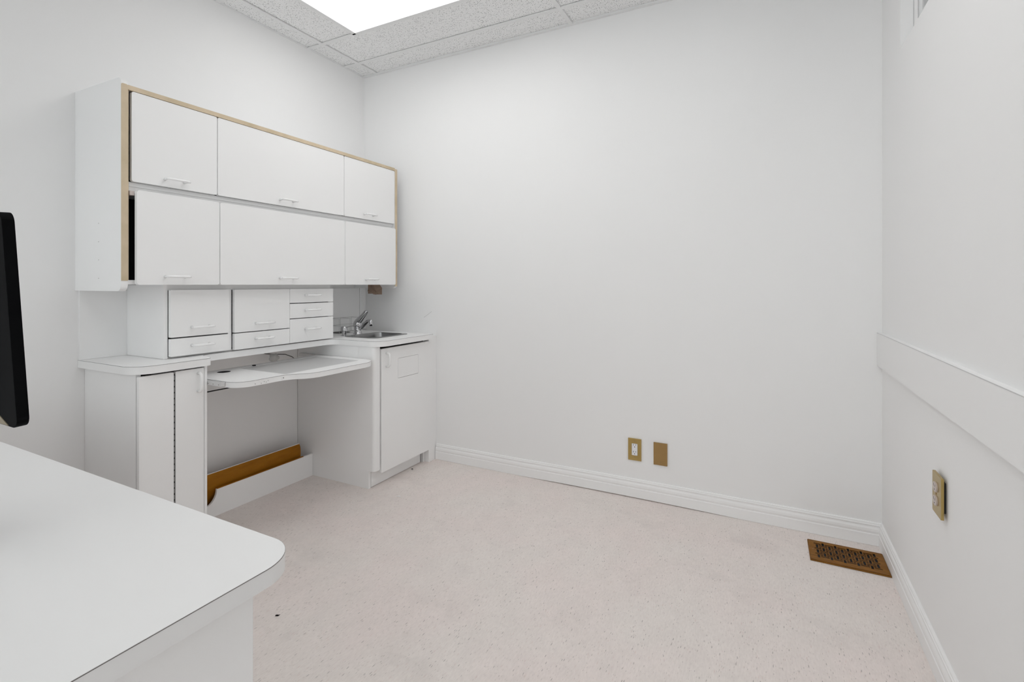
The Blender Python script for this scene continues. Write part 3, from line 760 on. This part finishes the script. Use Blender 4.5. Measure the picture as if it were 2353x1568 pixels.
# ------------------------------------------------------------------ floor register
rg = thing('floor_register', 'brown wooden floor register with basket weave slots in the far right corner', 'vent', (3.0, -0.19, 0.0))
gx0, gx1, gy0, gy1 = 2.859, 3.1395, -0.2845, -0.098
holes = []
a = 0.0240; b = 0.0240
ix0, iy0 = gx0 + 0.0205, gy0 + 0.0245
for i in range(10):
    for j in range(6):
        cxh = ix0 + (i + 0.5) * a; cyh = iy0 + (j + 0.5) * b
        if (i + j) % 2 == 0:
            lo = cyh - (0.0166 if j > 0 else 0.0115); hi = cyh + (0.0166 if j < 5 else 0.0115)
            holes.append([(cxh - 0.0048, lo), (cxh + 0.0048, lo), (cxh + 0.0048, hi), (cxh - 0.0048, hi)])
        else:
            lo = cxh - (0.0162 if i > 0 else 0.0115); hi = cxh + (0.0162 if i < 9 else 0.0115)
            holes.append([(lo, cyh - 0.0038), (hi, cyh - 0.0038), (hi, cyh + 0.0038), (lo, cyh + 0.0038)])
for i in range(1, 10):
    for j in range(1, 6):
        px, py = ix0 + i * a, iy0 + j * b
        holes.append([(px - 0.0046, py - 0.0048), (px + 0.0046, py - 0.0048), (px + 0.0046, py + 0.0048), (px - 0.0046, py + 0.0048)])
obj('grille', prism([(gx0, gy0), (gx1, gy0), (gx1, gy1), (gx0, gy1)], 0.0066, 0.0078, holes=holes), 'oak', rg)
obj('bevelled_edge', prism([(gx0 - 0.003, gy0 - 0.003), (gx1 + 0.003, gy0 - 0.003), (gx1 + 0.003, gy1 + 0.003), (gx0 - 0.003, gy1 + 0.003)], 0.0003, 0.0060,
    holes=[[(gx0 + 0.001, gy0 + 0.001), (gx1 - 0.001, gy0 + 0.001), (gx1 - 0.001, gy1 - 0.001), (gx0 + 0.001, gy1 - 0.001)]]), 'oak', rg, bevel=0.002)
obj('duct_shade', box(gx0 + 0.002, gx1 - 0.002, gy0 + 0.002, gy1 - 0.002, 0.0004, 0.0016), 'dark', rg)  # dark sheet standing for the shade of the duct below the slots
obj('screw', prism(circle(gx0 + 0.0135, (gy0 + gy1) / 2 + 0.002, 0.0022, 10), 0.0077, 0.0083), 'seam', rg)

# ------------------------------------------------------------------ desk in the foreground
dk = thing('desk', 'white laminate desk with a rounded corner in the foreground', 'desk', (1.0, -2.55, 0.0))
DZ = 0.730
dpoly = fillet([(0.03, -2.179, 0.0), (0.03, -2.95, 0.0), (1.955, -2.95, 0.075), (1.955, -2.179, 0.075)], 12)
obj('desktop', prism(dpoly, DZ - 0.031, DZ), 'desk', dk, smooth=True)
seam(dpoly, DZ, 0, len(dpoly), dk, 0.0012)
obj('end_panel', box(1.905, 1.925, -2.92, -2.2555, 0.0, DZ - 0.0315), 'lam', dk, bevel=0.001)
obj('end_panel', box(0.06, 0.08, -2.92, -2.2555, 0.0, DZ - 0.0315), 'lam', dk, bevel=0.001)
obj('modesty_panel', box(0.08, 1.905, -2.86, -2.842, 0.25, DZ - 0.0315), 'lam', dk)

# ------------------------------------------------------------------ monitor (seen from behind) on the desk
mn = thing('monitor', 'black flat monitor seen from behind above the white desk at the left edge', 'monitor', (1.385, -2.44, DZ))
tilt = math.radians(3.2)
def tilted(bm):
    piv = Vector((1.385, -2.449, 0.98))
    bmesh.ops.rotate(bm, verts=bm.verts, cent=piv, matrix=Matrix.Rotation(tilt, 3, 'X')); return bm
mx0, mx1, mz0, mz1 = 1.105, 1.662, 0.978, 1.312
obj('casing', tilted(prism(rrect(mx0, mx1, mz0, mz1, 0.016, 6), -2.464, -2.449, axis='y')), 'black', mn, bevel=0.003)
obj('screen', tilted(box(mx0 + 0.012, mx1 - 0.012, -2.4492, -2.4484, mz0 + 0.018, mz1 - 0.012)), 'black', mn)
obj('rear_cover', tilted(prism(rrect(mx0 + 0.08, mx1 - 0.14, mz0 + 0.05, mz1 - 0.06, 0.03, 6), -2.487, -2.4638, axis='y')), 'black', mn, bevel=0.01)
obj('lower_glint', tilted(prism([(mx0 + 0.03, mz0 + 0.001), (mx1 - 0.030, mz0 + 0.0015), (mx1 - 0.036, mz0 + 0.004), (mx1 - 0.075, mz0 + 0.019), (mx0 + 0.03, mz0 + 0.022)], -2.4650, -2.4635, axis='y')), 'casing_glint', mn, label='taupe strip for light caught along the bottom edge')  # taupe colour imitates light on the black casing's lower slope
obj('stand_neck', prism(rrect(1.355, 1.415, -2.505, -2.485, 0.006, 4), DZ + 0.012, 1.10), 'black', mn)
obj('stand_foot', prism(rrect(1.275, 1.495, -2.58, -2.45, 0.03, 6), DZ + 0.0003, DZ + 0.012), 'black', mn, bevel=0.003)

# ------------------------------------------------------------------ crumbs on the floor
def crumb(name, label, pts, r, mat, loc):
    o = obj(name, tube(pts, r, 7), mat, smooth=True, origin=loc); tag(o, label, 'debris'); return o
crumb('debris_chip', 'dark curled chip on the floor beside the desk',
      [(1.108, -1.595, 0.002), (1.112, -1.592, 0.0026), (1.116, -1.590, 0.0026), (1.119, -1.588, 0.003), (1.121, -1.585, 0.005)], [0.0012, 0.0024, 0.0022, 0.0012, 0.0005], 'black', (1.114, -1.59, 0.0))
crumb('paper_shred', 'tiny white curl on the floor in front of the sink cabinet',
      [(0.830, -0.612, 0.003), (0.845, -0.604, 0.004), (0.858, -0.606, 0.003)], [0.0012, 0.002, 0.0012], 'trimw', (0.845, -0.606, 0.0))
crumb('debris_chip', 'dark crumb on the floor under the sink cabinet door',
      [(0.640, -0.245, 0.0028), (0.646, -0.240, 0.004), (0.652, -0.242, 0.003)], [0.0015, 0.003, 0.0015], 'black', (0.646, -0.242, 0.0))
